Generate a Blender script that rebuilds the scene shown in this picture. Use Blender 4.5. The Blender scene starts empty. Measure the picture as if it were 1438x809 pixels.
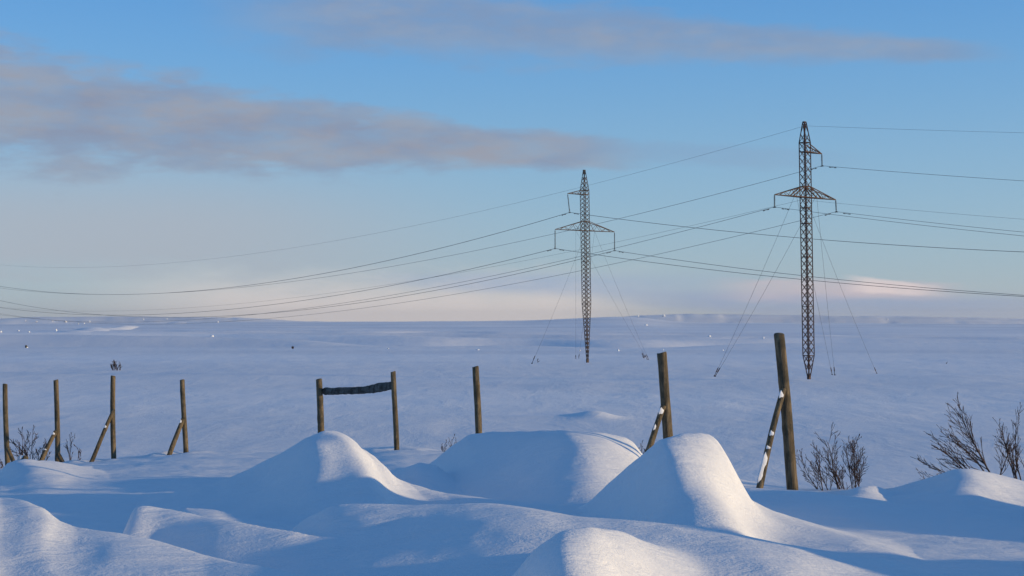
import bpy, math, random
import numpy as np
from mathutils import Vector, Matrix, noise as mnoise

S = bpy.context.scene
COL = S.collection
R = math.radians

# ------------------------------------------------------------------ camera
F = 1997.0                      # focal length in photograph pixels (50 mm on a 36 mm sensor)
PITCH = math.atan(47.5 / F)
cam_d = bpy.data.cameras.new('camera'); cam = bpy.data.objects.new('camera', cam_d); COL.objects.link(cam)
cam_d.lens = 50; cam_d.sensor_width = 36; cam_d.clip_start = 0.1; cam_d.clip_end = 30000
cam.location = (0, 0, 0); cam.rotation_euler = (math.pi / 2 + PITCH, 0, 0)
S.camera = cam

# ------------------------------------------------------------------ light and exposure
SUN_EL, SUN_AZ = 8.2, 104.0     # degrees above the horizon, degrees clockwise from the view direction
EXPO = 0.95
S.view_settings.view_transform = 'Standard'
S.view_settings.look = 'None'
S.view_settings.gamma = 1.0
S.view_settings.exposure = EXPO
sun_d = bpy.data.lights.new('sun', 'SUN'); sun = bpy.data.objects.new('sun', sun_d); COL.objects.link(sun)
sun_d.energy = 2.1; sun_d.angle = R(0.9); sun_d.color = (1.0, 0.74, 0.40)
sd = Vector((math.cos(R(SUN_EL)) * math.sin(R(SUN_AZ)), math.cos(R(SUN_EL)) * math.cos(R(SUN_AZ)), math.sin(R(SUN_EL))))
sun.rotation_euler = sd.to_track_quat('Z', 'Y').to_euler()
sun.location = sd * 60

# ------------------------------------------------------------------ world: Nishita sky with thin low cloud
W = bpy.data.worlds.new('World'); S.world = W; W.use_nodes = True
nt = W.node_tree; nd = nt.nodes; lk = nt.links
bg = nd['Background']; bg.inputs[1].default_value = 0.1
KW = 1.0 / (0.1 * 2 ** EXPO)
def wm(op, a, b=0.0, c=0.0):
    n = nd.new('ShaderNodeMath'); n.operation = op
    for i, v in enumerate((a, b, c)):
        if isinstance(v, (int, float)): n.inputs[i].default_value = v
        else: lk.new(v, n.inputs[i])
    return n.outputs[0]
def wmix(fac, a, b, blend='MIX'):
    n = nd.new('ShaderNodeMix'); n.data_type = 'RGBA'; n.blend_type = blend
    if isinstance(fac, (int, float)): n.inputs[0].default_value = fac
    else: lk.new(fac, n.inputs[0])
    for s_, v in ((6, a), (7, b)):
        if isinstance(v, tuple): n.inputs[s_].default_value = (*v, 1)
        else: lk.new(v, n.inputs[s_])
    return n.outputs[2]
def wss(v, lo, hi):
    n = nd.new('ShaderNodeMapRange'); n.interpolation_type = 'SMOOTHSTEP'; n.clamp = True
    lk.new(v, n.inputs[0]); n.inputs[1].default_value = lo; n.inputs[2].default_value = hi
    n.inputs[3].default_value = 0; n.inputs[4].default_value = 1
    return n.outputs[0]
def lin(r, g, b, k=1.0):
    f = lambda c: (c / 255 / 12.92 if c / 255 <= .04045 else ((c / 255 + .055) / 1.055) ** 2.4) * k
    return (f(r), f(g), f(b))
def cw(r, g, b): return lin(r, g, b, KW)
def cl(r, g, b): return lin(r, g, b)
sky = nd.new('ShaderNodeTexSky'); sky.sky_type = 'NISHITA'; sky.sun_disc = False
sky.sun_elevation = R(SUN_EL); sky.sun_rotation = R(SUN_AZ); sky.dust_density = 0.4; sky.ozone_density = 3.0; sky.air_density = 1.0
tc = nd.new('ShaderNodeTexCoord'); sep = nd.new('ShaderNodeSeparateXYZ'); lk.new(tc.outputs['Generated'], sep.inputs[0])
V = wm('MULTIPLY', wm('ARCSINE', sep.outputs[2]), 57.2958)
U = wm('MULTIPLY', wm('ARCTAN2', sep.outputs[0], sep.outputs[1]), 57.2958)
def wnoise(su, sv, off, detail=5, rough=.55):
    cb = nd.new('ShaderNodeCombineXYZ'); lk.new(wm('MULTIPLY', U, su), cb.inputs[0]); lk.new(wm('MULTIPLY', V, sv), cb.inputs[1]); cb.inputs[2].default_value = off
    n = nd.new('ShaderNodeTexNoise'); n.inputs['Scale'].default_value = 1; n.inputs['Detail'].default_value = detail; n.inputs['Roughness'].default_value = rough
    lk.new(cb.outputs[0], n.inputs[0]); return n.outputs[0]
n1 = wnoise(.16, .55, 3.1); n2 = wnoise(.45, 1.6, 9.7, 6, .6); n3 = wnoise(.10, .30, 21.3)
n4 = wnoise(.5, 1.3, 33.0, 5, .6); n5 = wnoise(.22, .8, 51.0, 4, .5)
mott = wm('MAXIMUM', wm('ADD', wm('MULTIPLY', wm('SUBTRACT', wm('ADD', n2, n4), 1.0), .9), 1.0), 0.3)
ccol = wmix(wss(wm('ADD', n5, wm('MULTIPLY', wm('SUBTRACT', n4, .5), .6)), .34, .68), cw(138, 150, 174), cw(153, 159, 174))
nn = wm('ADD', wm('ADD', wm('MULTIPLY', wm('SUBTRACT', n1, .5), 1.6), wm('MULTIPLY', wm('SUBTRACT', n2, .5), 1.5)), wm('MULTIPLY', wm('SUBTRACT', n4, .5), .8))
def band(u0, v0, u1, v1, ha, hb, fl, fr, soft, wob, dens):
    """long soft cloud from (u0,v0) to (u1,v1) degrees, half thickness ha..hb, fading over fl / fr degrees at its ends"""
    t = wm('DIVIDE', wm('SUBTRACT', U, u0), u1 - u0)
    vc = wm('ADD', wm('MULTIPLY', t, v1 - v0), v0)
    tcl = wm('MINIMUM', wm('MAXIMUM', t, 0.0), 1.0)
    h = wm('ADD', wm('MULTIPLY', tcl, hb - ha), ha)
    d = wm('DIVIDE', wm('ABSOLUTE', wm('SUBTRACT', V, vc)), h)
    d = wm('ADD', d, wm('MULTIPLY', nn, wob))
    m = wm('SUBTRACT', 1.0, wss(d, 1 - soft, 1 + soft))
    m = wm('MULTIPLY', m, wss(U, u0 - fl, u0 + fl)); m = wm('MULTIPLY', m, wm('SUBTRACT', 1.0, wss(wm('ADD', U, wm('MULTIPLY', nn, 1.5)), u1 - fr, u1 + fr)))
    return wm('MULTIPLY', m, wm('MULTIPLY', mott, dens))
ramp = nd.new('ShaderNodeValToRGB'); ramp.color_ramp.interpolation = 'B_SPLINE'
lk.new(wm('DIVIDE', V, 90.0), ramp.inputs[0])
cr = ramp.color_ramp
stops = [(0.0, cl(184, 190, 200)), (0.022, cl(166, 184, 198)), (0.055, cl(150, 182, 202)), (0.10, cl(120, 170, 208)), (0.15, cl(92, 155, 213)), (0.30, cl(78, 126, 178)), (1.0, cl(60, 97, 147))]
cr.elements[0].position = 0; cr.elements[0].color = (*stops[0][1], 1)
cr.elements[1].position = 1; cr.elements[1].color = (*stops[-1][1], 1)
for p, c in stops[1:-1]:
    e = cr.elements.new(p); e.color = (*c, 1)
tint = wmix(1.0, sky.outputs[0], (.66, 1.0, 1.5), 'MULTIPLY')
base = wmix(0.80, tint, wmix(1.0, ramp.outputs[0], (KW, KW, KW), 'MULTIPLY'))
c = base
# pale mauve veil low on the left
veil = wm('MULTIPLY', wm('MULTIPLY', wss(wm('ADD', V, wm('MULTIPLY', nn, 1.2)), 0.6, 3.0), wm('SUBTRACT', 1.0, wss(V, 3.5, 7.6))), wm('SUBTRACT', 1.0, wss(U, -14.0, 3.0)))
c = wmix(wm('MULTIPLY', veil, .72), c, cw(174, 179, 190))
# cream glow on the horizon under it
glow = wm('MULTIPLY', wm('SUBTRACT', 1.0, wss(wm('ADD', V, wm('MULTIPLY', nn, .8)), .3, 2.7)), wm('MULTIPLY', wss(U, -19.0, -9.0), wm('SUBTRACT', 1.0, wss(U, 1.0, 8.0))))
c = wmix(wm('MULTIPLY', glow, .9), c, cw(224, 214, 210))
c = wmix(band(-4, 1.65, 8, 1.4, .32, .5, 3, 5, .7, .5, .55), c, cw(150, 172, 204))
c = wmix(band(5, .95, 19, .25, .3, .75, 3, 9, .6, .3, .7), c, cw(148, 166, 198))
c = wmix(band(9, 1.25, 17.0, 1.15, .40, .34, 1.8, 1.5, .35, 1.0, .62), c, cw(206, 190, 198))
c = wmix(band(13.6, 1.45, 16.4, 1.2, .34, .20, .7, .9, .28, .8, .75), c, cw(232, 216, 214))
c = wmix(band(10.5, .62, 22, .50, .34, .40, 2, 6, .5, .6, .7), c, cw(150, 168, 198))
# grey mauve cloud bars
c = wmix(band(-34, 8.9, 3.8, 6.75, 3.0, .5, 6, 2.5, .42, 1.0, .84), c, ccol)
c = wmix(band(-10, 12.6, 18.0, 10.3, 1.5, .30, 4, 2.0, .60, 1.1, .60), c, ccol)
c = wmix(band(-60, 16.5, -6, 17.5, 2.0, 1.2, 8, 5, .6, 1.2, .7), c, cw(148, 153, 171))
c = wmix(band(14, 15.5, 70, 18, 1.2, 2.4, 6, 8, .6, 1.2, .7), c, cw(148, 153, 171))
c = wmix(band(2, 7.2, 12, 6.3, .3, .35, 5, 3, .8, 1.6, .22), c, cw(134, 148, 178))
lk.new(c, bg.inputs[0])

# ------------------------------------------------------------------ helpers
def link(name, me, m=None, parent=None, smooth=True):
    o = bpy.data.objects.new(name, me); COL.objects.link(o)
    if m is not None and not me.materials: me.materials.append(m)
    if smooth and len(me.polygons): me.polygons.foreach_set('use_smooth', [True] * len(me.polygons))
    if parent is not None: o.parent = parent
    return o
def tag(o, label=None, cat=None, group=None, kind=None):
    if label: o['label'] = label
    if cat: o['category'] = cat
    if group: o['group'] = group
    if kind: o['kind'] = kind
    return o
def empty(name, loc):
    o = bpy.data.objects.new(name, None); COL.objects.link(o); o.location = loc; o.empty_display_size = .2; return o
class MB:
    def __init__(s): s.v = []; s.f = []
    def tube(s, pts, rads, n=6, cap=True, twist=0.0):
        """round bar through pts with a radius at each"""
        pts = [Vector(p) for p in pts]
        if isinstance(rads, (int, float)): rads = [rads] * len(pts)
        b0 = len(s.v)
        for i, p in enumerate(pts):
            t = (pts[min(i + 1, len(pts) - 1)] - pts[max(i - 1, 0)])
            if t.length < 1e-9: t = Vector((0, 0, 1))
            t.normalize()
            ref = Vector((0, 0, 1)) if abs(t.z) < .9 else Vector((0, 1, 0))
            a = t.cross(ref).normalized(); b = t.cross(a)
            for k in range(n):
                th = 2 * math.pi * k / n + twist
                s.v.append(p + (a * math.cos(th) + b * math.sin(th)) * rads[i])
            if i:
                for k in range(n):
                    k2 = (k + 1) % n
                    s.f.append((b0 + (i - 1) * n + k, b0 + (i - 1) * n + k2, b0 + i * n + k2, b0 + i * n + k))
        if cap:
            s.f.append(tuple(b0 + k for k in range(n)))
            s.f.append(tuple(b0 + (len(pts) - 1) * n + n - 1 - k for k in range(n)))
    def box(s, c, sz, rot=0):
        c = Vector(c); b0 = len(s.v)
        ca, sa = math.cos(rot), math.sin(rot)
        for dx in (-1, 1):
            for dy in (-1, 1):
                for dz in (-1, 1):
                    x, y = dx * sz[0] / 2, dy * sz[1] / 2
                    s.v.append(c + Vector((x * ca - y * sa, x * sa + y * ca, dz * sz[2] / 2)))
        for q in ((0, 1, 3, 2), (4, 6, 7, 5), (0, 4, 5, 1), (2, 3, 7, 6), (0, 2, 6, 4), (1, 5, 7, 3)): s.f.append(tuple(b0 + i for i in q))
    def build(s, name, m, parent=None, smooth=False):
        me = bpy.data.meshes.new(name); me.from_pydata([tuple(v) for v in s.v], [], s.f); me.update()
        return link(name, me, m, parent, smooth)

def dirpx(px, py):
    """direction of a photograph pixel as (tan azimuth, slope per metre of depth Y)"""
    x = (px - 719) / F; y = (404.5 - py) / F
    cy, sy = math.cos(PITCH), math.sin(PITCH)
    Y = cy - y * sy; Z = sy + y * cy
    return x / Y, Z / Y
def at(px, py, Y):
    a, b = dirpx(px, py); return Vector((a * Y, Y, b * Y))

# ------------------------------------------------------------------ materials
def mat(name):
    m = bpy.data.materials.new(name); m.use_nodes = True
    return m, m.node_tree.nodes, m.node_tree.links, m.node_tree.nodes['Principled BSDF']
def nz(n, l, src, scale, detail=4, rough=.55, sc=(1, 1, 1), dist=0):
    mp = n.new('ShaderNodeMapping'); mp.inputs['Scale'].default_value = sc; l.new(src, mp.inputs[0])
    t = n.new('ShaderNodeTexNoise'); t.inputs['Scale'].default_value = scale; t.inputs['Detail'].default_value = detail
    t.inputs['Roughness'].default_value = rough; t.inputs['Distortion'].default_value = dist
    l.new(mp.outputs[0], t.inputs[0]); return t.outputs[0]
def snow_material(name, ripples=True):
    m, n, l, p = mat(name)
    p.inputs['Base Color'].default_value = (.80, .83, .88, 1)
    p.inputs['Roughness'].default_value = .75
    p.inputs['Specular IOR Level'].default_value = .15
    g = n.new('ShaderNodeNewGeometry')
    pos = g.outputs['Position']
    a = nz(n, l, pos, 38, 3, .6)                                        # crystals and crust
    b = nz(n, l, pos, 4.5, 6, .66, (.45, 1.0, 1.0), .8)                  # wind ripples
    b1 = n.new('ShaderNodeBump'); b1.inputs['Strength'].default_value = .5; b1.inputs['Distance'].default_value = .007; l.new(a, b1.inputs['Height'])
    b2 = n.new('ShaderNodeBump'); b2.inputs['Strength'].default_value = .5; b2.inputs['Distance'].default_value = .05 if ripples else .02
    l.new(b, b2.inputs['Height']); l.new(b1.outputs[0], b2.inputs['Normal'])
    last = b2.outputs[0]
    if ripples:
        d = nz(n, l, pos, .30, 6, .62, (1.0, .35, 1.0), .6)             # broad sastrugi on the plain
        b3 = n.new('ShaderNodeBump'); b3.inputs['Strength'].default_value = 1.0; b3.inputs['Distance'].default_value = .11
        d2 = nz(n, l, pos, .9, 5, .6, (.35, 1.0, 1.0), .5)
        da = n.new('ShaderNodeMath'); da.operation = 'MULTIPLY_ADD'; l.new(d2, da.inputs[0]); da.inputs[1].default_value = .55; l.new(d, da.inputs[2]); d = da.outputs[0]
        # the open plain is wind packed; the lee of the fence is smooth
        ln = n.new('ShaderNodeVectorMath'); ln.operation = 'LENGTH'; l.new(pos, ln.inputs[0])
        mr = n.new('ShaderNodeMapRange'); mr.clamp = True; l.new(ln.outputs['Value'], mr.inputs[0])
        mr.inputs[1].default_value = 25; mr.inputs[2].default_value = 60; mr.inputs[3].default_value = .12; mr.inputs[4].default_value = 1
        ml = n.new('ShaderNodeMath'); ml.operation = 'MULTIPLY'; l.new(d, ml.inputs[0]); l.new(mr.outputs[0], ml.inputs[1])
        l.new(ml.outputs[0], b3.inputs['Height']); l.new(last, b3.inputs['Normal']); last = b3.outputs[0]
    l.new(last, p.inputs['Normal'])
    v = nz(n, l, pos, 1.0, 4, .6, (.0016, .0075, .01)) if ripples else nz(n, l, pos, .9, 4, .6)      # ground: bands of light and shade put into the colour; caps: random tone
    cr = n.new('ShaderNodeValToRGB'); cr.color_ramp.elements[0].color = (.76, .775, .80, 1); cr.color_ramp.elements[1].color = (.89, .895, .90, 1)
    cr.color_ramp.elements[0].position = .40; cr.color_ramp.elements[1].position = .60
    l.new(v, cr.inputs[0]); l.new(cr.outputs[0], p.inputs['Base Color'])
    return m
def wood_material(name, c0, c1, c2, st=(1, 1, .07)):
    m, n, l, p = mat(name)
    tcn = n.new('ShaderNodeTexCoord'); ob = tcn.outputs['Object']
    gr = nz(n, l, ob, 26, 6, .7, st, .3)
    big = nz(n, l, ob, 9, 5, .65, (1, 1, .5))
    cr = n.new('ShaderNodeValToRGB'); e = cr.color_ramp.elements
    e[0].position = .32; e[0].color = (*c0, 1); e[1].position = .68; e[1].color = (*c1, 1)
    l.new(gr, cr.inputs[0])
    cr2 = n.new('ShaderNodeValToRGB'); cr2.color_ramp.elements[0].position = .46; cr2.color_ramp.elements[1].position = .60
    l.new(big, cr2.inputs[0])
    mx = n.new('ShaderNodeMix'); mx.data_type = 'RGBA'; l.new(cr2.outputs[0], mx.inputs[0]); l.new(cr.outputs[0], mx.inputs[6]); mx.inputs[7].default_value = (*c2, 1)
    fm = n.new('ShaderNodeMath'); fm.operation = 'MULTIPLY'; fm.inputs[1].default_value = .75; l.new(cr2.outputs[0], fm.inputs[0]); l.new(fm.outputs[0], mx.inputs[0])
    l.new(mx.outputs[2], p.inputs['Base Color'])
    p.inputs['Roughness'].default_value = .9; p.inputs['Specular IOR Level'].default_value = .2
    bu = n.new('ShaderNodeBump'); bu.inputs['Strength'].default_value = .9; bu.inputs['Distance'].default_value = .02; l.new(gr, bu.inputs['Height']); l.new(bu.outputs[0], p.inputs['Normal'])
    return m
def plain_material(name, c0, c1, scale=6, rough=.7, metal=0.0):
    m, n, l, p = mat(name)
    tcn = n.new('ShaderNodeTexCoord')
    t = nz(n, l, tcn.outputs['Object'], scale, 4, .6)
    cr = n.new('ShaderNodeValToRGB'); e = cr.color_ramp.elements
    e[0].position = .38; e[0].color = (*c0, 1); e[1].position = .62; e[1].color = (*c1, 1); l.new(t, cr.inputs[0]); l.new(cr.outputs[0], p.inputs['Base Color'])
    p.inputs['Roughness'].default_value = rough; p.inputs['Metallic'].default_value = metal
    return m
M_SNOW = snow_material('snow_cover')
M_SNOWCAP = snow_material('settled_snow', False)
M_POST = wood_material('weathered_post_wood', (.040, .032, .022), (.24, .185, .115), (.050, .046, .034))
M_PLANK = wood_material('grey_plank_wood', (.05, .052, .05), (.15, .15, .14), (.03, .026, .022), (.12, .12, 1))
M_STEEL = plain_material('rusty_lattice_steel', (.014, .010, .009), (.075, .027, .016), 3.0, .75)
M_STEEL2 = plain_material('dull_lattice_steel', (.030, .024, .021), (.085, .048, .032), 1.2, .75)
M_WIRE = plain_material('conductor_aluminium', (.05, .055, .06), (.08, .085, .09), 2, .6)
M_GLASS = plain_material('insulator_glass', (.05, .07, .075), (.09, .11, .11), 2, .35)
M_BARK = plain_material('dark_birch_bark', (.028, .018, .016), (.075, .042, .034), 20, .85)
M_ROCK = plain_material('bare_rock', (.07, .065, .05), (.14, .13, .09), 2, .9)

# ------------------------------------------------------------------ snow ground: one height field in polar form
def _hash(ix, iy, seed):
    h = (ix.astype(np.int64) * 374761393 + iy.astype(np.int64) * 668265263 + seed * 974634777) & 0xffffffff
    h = ((h ^ (h >> 13)) * 1274126177) & 0xffffffff
    return ((h ^ (h >> 16)) & 0xffff) / 65535.0
def vnoise(x, y, seed=0):
    ix = np.floor(x); iy = np.floor(y); fx = x - ix; fy = y - iy
    fx = fx * fx * fx * (fx * (fx * 6 - 15) + 10); fy = fy * fy * fy * (fy * (fy * 6 - 15) + 10)
    a = _hash(ix, iy, seed); b = _hash(ix + 1, iy, seed); c_ = _hash(ix, iy + 1, seed); d = _hash(ix + 1, iy + 1, seed)
    return (a + (b - a) * fx) * (1 - fy) + (c_ + (d - c_) * fx) * fy - .5
def fbm(x, y, seed, o=3):
    s_ = 0; a = 1.0
    for i in range(o):
        s_ = s_ + a * vnoise(x, y, seed + i * 17); x = x * 2.03 + 5.3; y = y * 2.03 + 1.7; a *= .5
    return s_
UG = np.arange(-2400.0, 3900.0, 2.0)
def curve(pts, sig=6.0, col=1):
    """smooth curve through (column, value) points, sampled over UG"""
    v = np.interp(UG, [p[0] for p in pts], [p[col] for p in pts])
    n = int(max(1, round(sig / 2))); k = np.exp(-.5 * (np.arange(-3 * n, 3 * n + 1) / n) ** 2); k /= k.sum()
    return np.convolve(np.pad(v, 3 * n, mode='edge'), k, 'valid')
def slope(py): return (404.5 - py + 47.5) / F     # elevation of an image row, per metre of depth (near the axis)
# crest of the drift bank along the fence, beyond which the ground drops to the plain
F_R = [(-1200, 20), (-400, 30), (0, 31.5), (260, 32), (450, 30), (560, 28.2), (668, 25), (935, 19), (1105, 16.6), (1250, 16.8), (1438, 17.5), (2200, 16), (3500, 14)]
F_PY = [(-1200, 690), (-400, 668), (-30, 664), (30, 656), (100, 650), (160, 644), (210, 639), (262, 633), (380, 633), (470, 634), (556, 627), (620, 634), (700, 640), (900, 655), (1000, 672), (1050, 682), (1110, 688), (1200, 686), (1250, 690), (1438, 700), (2200, 740), (3500, 760)]
RIDGES = [
 # name, crest points (column, row, distance), front width, back width, smoothing
 ('pillow', [(660, 850, 7.4), (715, 815, 7.3), (755, 768, 7.25), (790, 744, 7.3), (835, 736, 7.5), (880, 747, 7.8), (925, 775, 7.9), (965, 809, 7.8), (1010, 860, 7.6)], 1.5, .75, 9, 40),
 ('near_left', [(-700, 640, 8.5), (-300, 670, 8.8), (-80, 694, 9.2), (0, 697, 10.0), (38, 702, 9.7), (62, 714, 9.4), (80, 732, 9.2), (105, 744, 9.0), (150, 752, 8.7), (210, 766, 8.4), (290, 783, 8.1), (380, 800, 7.6), (480, 830, 7.2)], 3.0, .8, 6),
 ('ripple_a', [(165, 775, 10.5), (182, 745, 10.5), (190, 714, 10.3), (208, 708, 10.5), (235, 711, 10.6), (290, 723, 10.3), (350, 735, 9.9), (420, 749, 9.5), (470, 772, 9.2), (520, 815, 9.0)], .85, .40, 5, -25),
 ('ripple_b', [(215, 760, 12.2), (240, 722, 12.2), (256, 708, 12.2), (300, 714, 12.1), (340, 727, 12.0), (400, 738, 11.7), (450, 752, 11.3), (520, 790, 11.0)], .6, .5, 5),
 ('near_mid', [(380, 790, 10.6), (425, 738, 10.5), (470, 714, 10.3), (520, 711, 10.15), (590, 713, 9.95), (660, 716, 9.7), (740, 722, 9.4), (800, 731, 9.2), (870, 736, 9.0), (960, 745, 8.8), (1040, 755, 8.6), (1120, 771, 8.4), (1200, 789, 8.5), (1300, 818, 8.2), (1400, 850, 8)], 2.0, .9, 10),
 ('mound_right', [(760, 780, 12.4), (800, 735, 12.4), (820, 710, 12.3), (850, 678, 12.3), (890, 641, 11.9), (925, 614, 11.6), (955, 605, 11.8), (985, 602, 12.2), (1001, 603, 12.5), (1009, 620, 12.6), (1018, 642, 12.6), (1030, 668, 12.6), (1042, 692, 12.5), (1075, 706, 12.3), (1110, 720, 12.0), (1170, 742, 11.4), (1260, 772, 10.8), (1400, 820, 10)], 1.6, .8, 2.2, 45),
 ('right_fold', [(1010, 705, 14.1), (1040, 686, 14.1), (1110, 691, 14.0), (1180, 701, 13.8), (1260, 714, 13.5), (1330, 726, 13.2), (1438, 737, 12.8), (1600, 752, 12.3), (1900, 790, 13)], 1.3, .8, 10),
 ('right_crease', [(1090, 725, 15.1), (1150, 706, 15.0), (1195, 691, 15.0), (1225, 684, 15.1), (1250, 690, 15.6), (1290, 706, 15.7), (1330, 722, 15.4)], 1.0, .9, 12),
 ('right_drift', [(1180, 710, 16.2), (1230, 692, 16.2), (1262, 680, 16.2), (1300, 669, 16.1), (1335, 660, 15.6), (1362, 657, 15.7), (1395, 661, 16.1), (1438, 673, 16.4), (1500, 690, 16.3), (1600, 700, 15.4), (1750, 680, 15), (1950, 700, 15)], 1.9, 1.0, 7),
 ('mound_left', [(230, 700, 14.8), (300, 680, 14.8), (350, 660, 14.8), (400, 636, 14.3), (432, 617, 14.1), (455, 608, 14.2), (474, 608, 14.7), (487, 616, 15.0), (493, 627, 15.0), (510, 632, 14.9), (521, 640, 15.0), (530, 655, 15.0), (545, 668, 14.8), (572, 684, 14.4), (620, 696, 13.8), (700, 703, 13.0), (820, 712, 12.2), (900, 730, 11.6)], 1.7, 1.0, 2.4, 60),
 ('small_fold', [(530, 680, 16.5), (560, 662, 16.5), (590, 652, 16.3), (615, 654, 16.6), (633, 664, 16.9), (645, 680, 16.8), (690, 696, 15.2), (800, 697, 14.6), (950, 700, 14)], 1.1, .7, 5),
 ('mound_middle', [(580, 660, 19.5), (612, 644, 18.6), (632, 626, 18.5), (655, 611, 18.2), (690, 606, 17.8), (740, 605, 16.9), (800, 603, 16.3), (845, 606, 16.5), (878, 613, 16.9), (893, 622, 17.0), (898, 634, 17.0), (915, 650, 16.8), (960, 672, 16.6), (1010, 700, 16.4)], 2.3, 1.0, 4, 20),
 ('left_lump', [(-60, 690, 23), (-10, 672, 23), (12, 656, 20.5), (35, 649, 20.8), (75, 648, 23), (105, 651, 24.5), (150, 662, 25), (240, 682, 23)], 2.6, 1.2, 6, 20),
 ('left_step', [(220, 650, 26), (300, 648, 26), (400, 646, 25), (470, 652, 24)], 1.5, 1.5, 15),
 # off to the right of the frame: drifts whose shade falls across the bank
 ('outer_one', [(1560, 720, 12.5), (1700, 640, 12.5), (1850, 588, 12.6), (2000, 640, 12.6), (2150, 720, 12.6)], 1.3, 1.4, 15),
 ('outer_two', [(1500, 860, 8.4), (1700, 760, 8.1), (1950, 640, 8.1), (2300, 556, 8.1), (2700, 620, 8.1), (3000, 760, 8)], 1.0, 1.1, 25),
]
_ri = [(curve([(p[0], slope(p[1]) * p[2]) for p in r[1]], r[4]), curve([(p[0], slope(p[1]) * p[2]) for p in r[1]], r[4] * 1.5 + 20), curve([(p[0], p[2]) for p in r[1]], r[4] + 18), r[2], r[3], r[1][0][0], r[1][-1][0], r[5] if len(r) > 5 else 0) for r in RIDGES]
F_Rc = curve(F_R, 40); F_Zc = curve([(p[0], slope(p[1]) * np.interp(p[0], [q[0] for q in F_R], [q[1] for q in F_R])) for p in F_PY], 10)
NEARZ = curve([(-2400, -1.55), (0, -1.58), (300, -1.72), (700, -1.72), (1100, -1.72), (1500, -1.66), (3900, -1.6)], 60)
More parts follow.
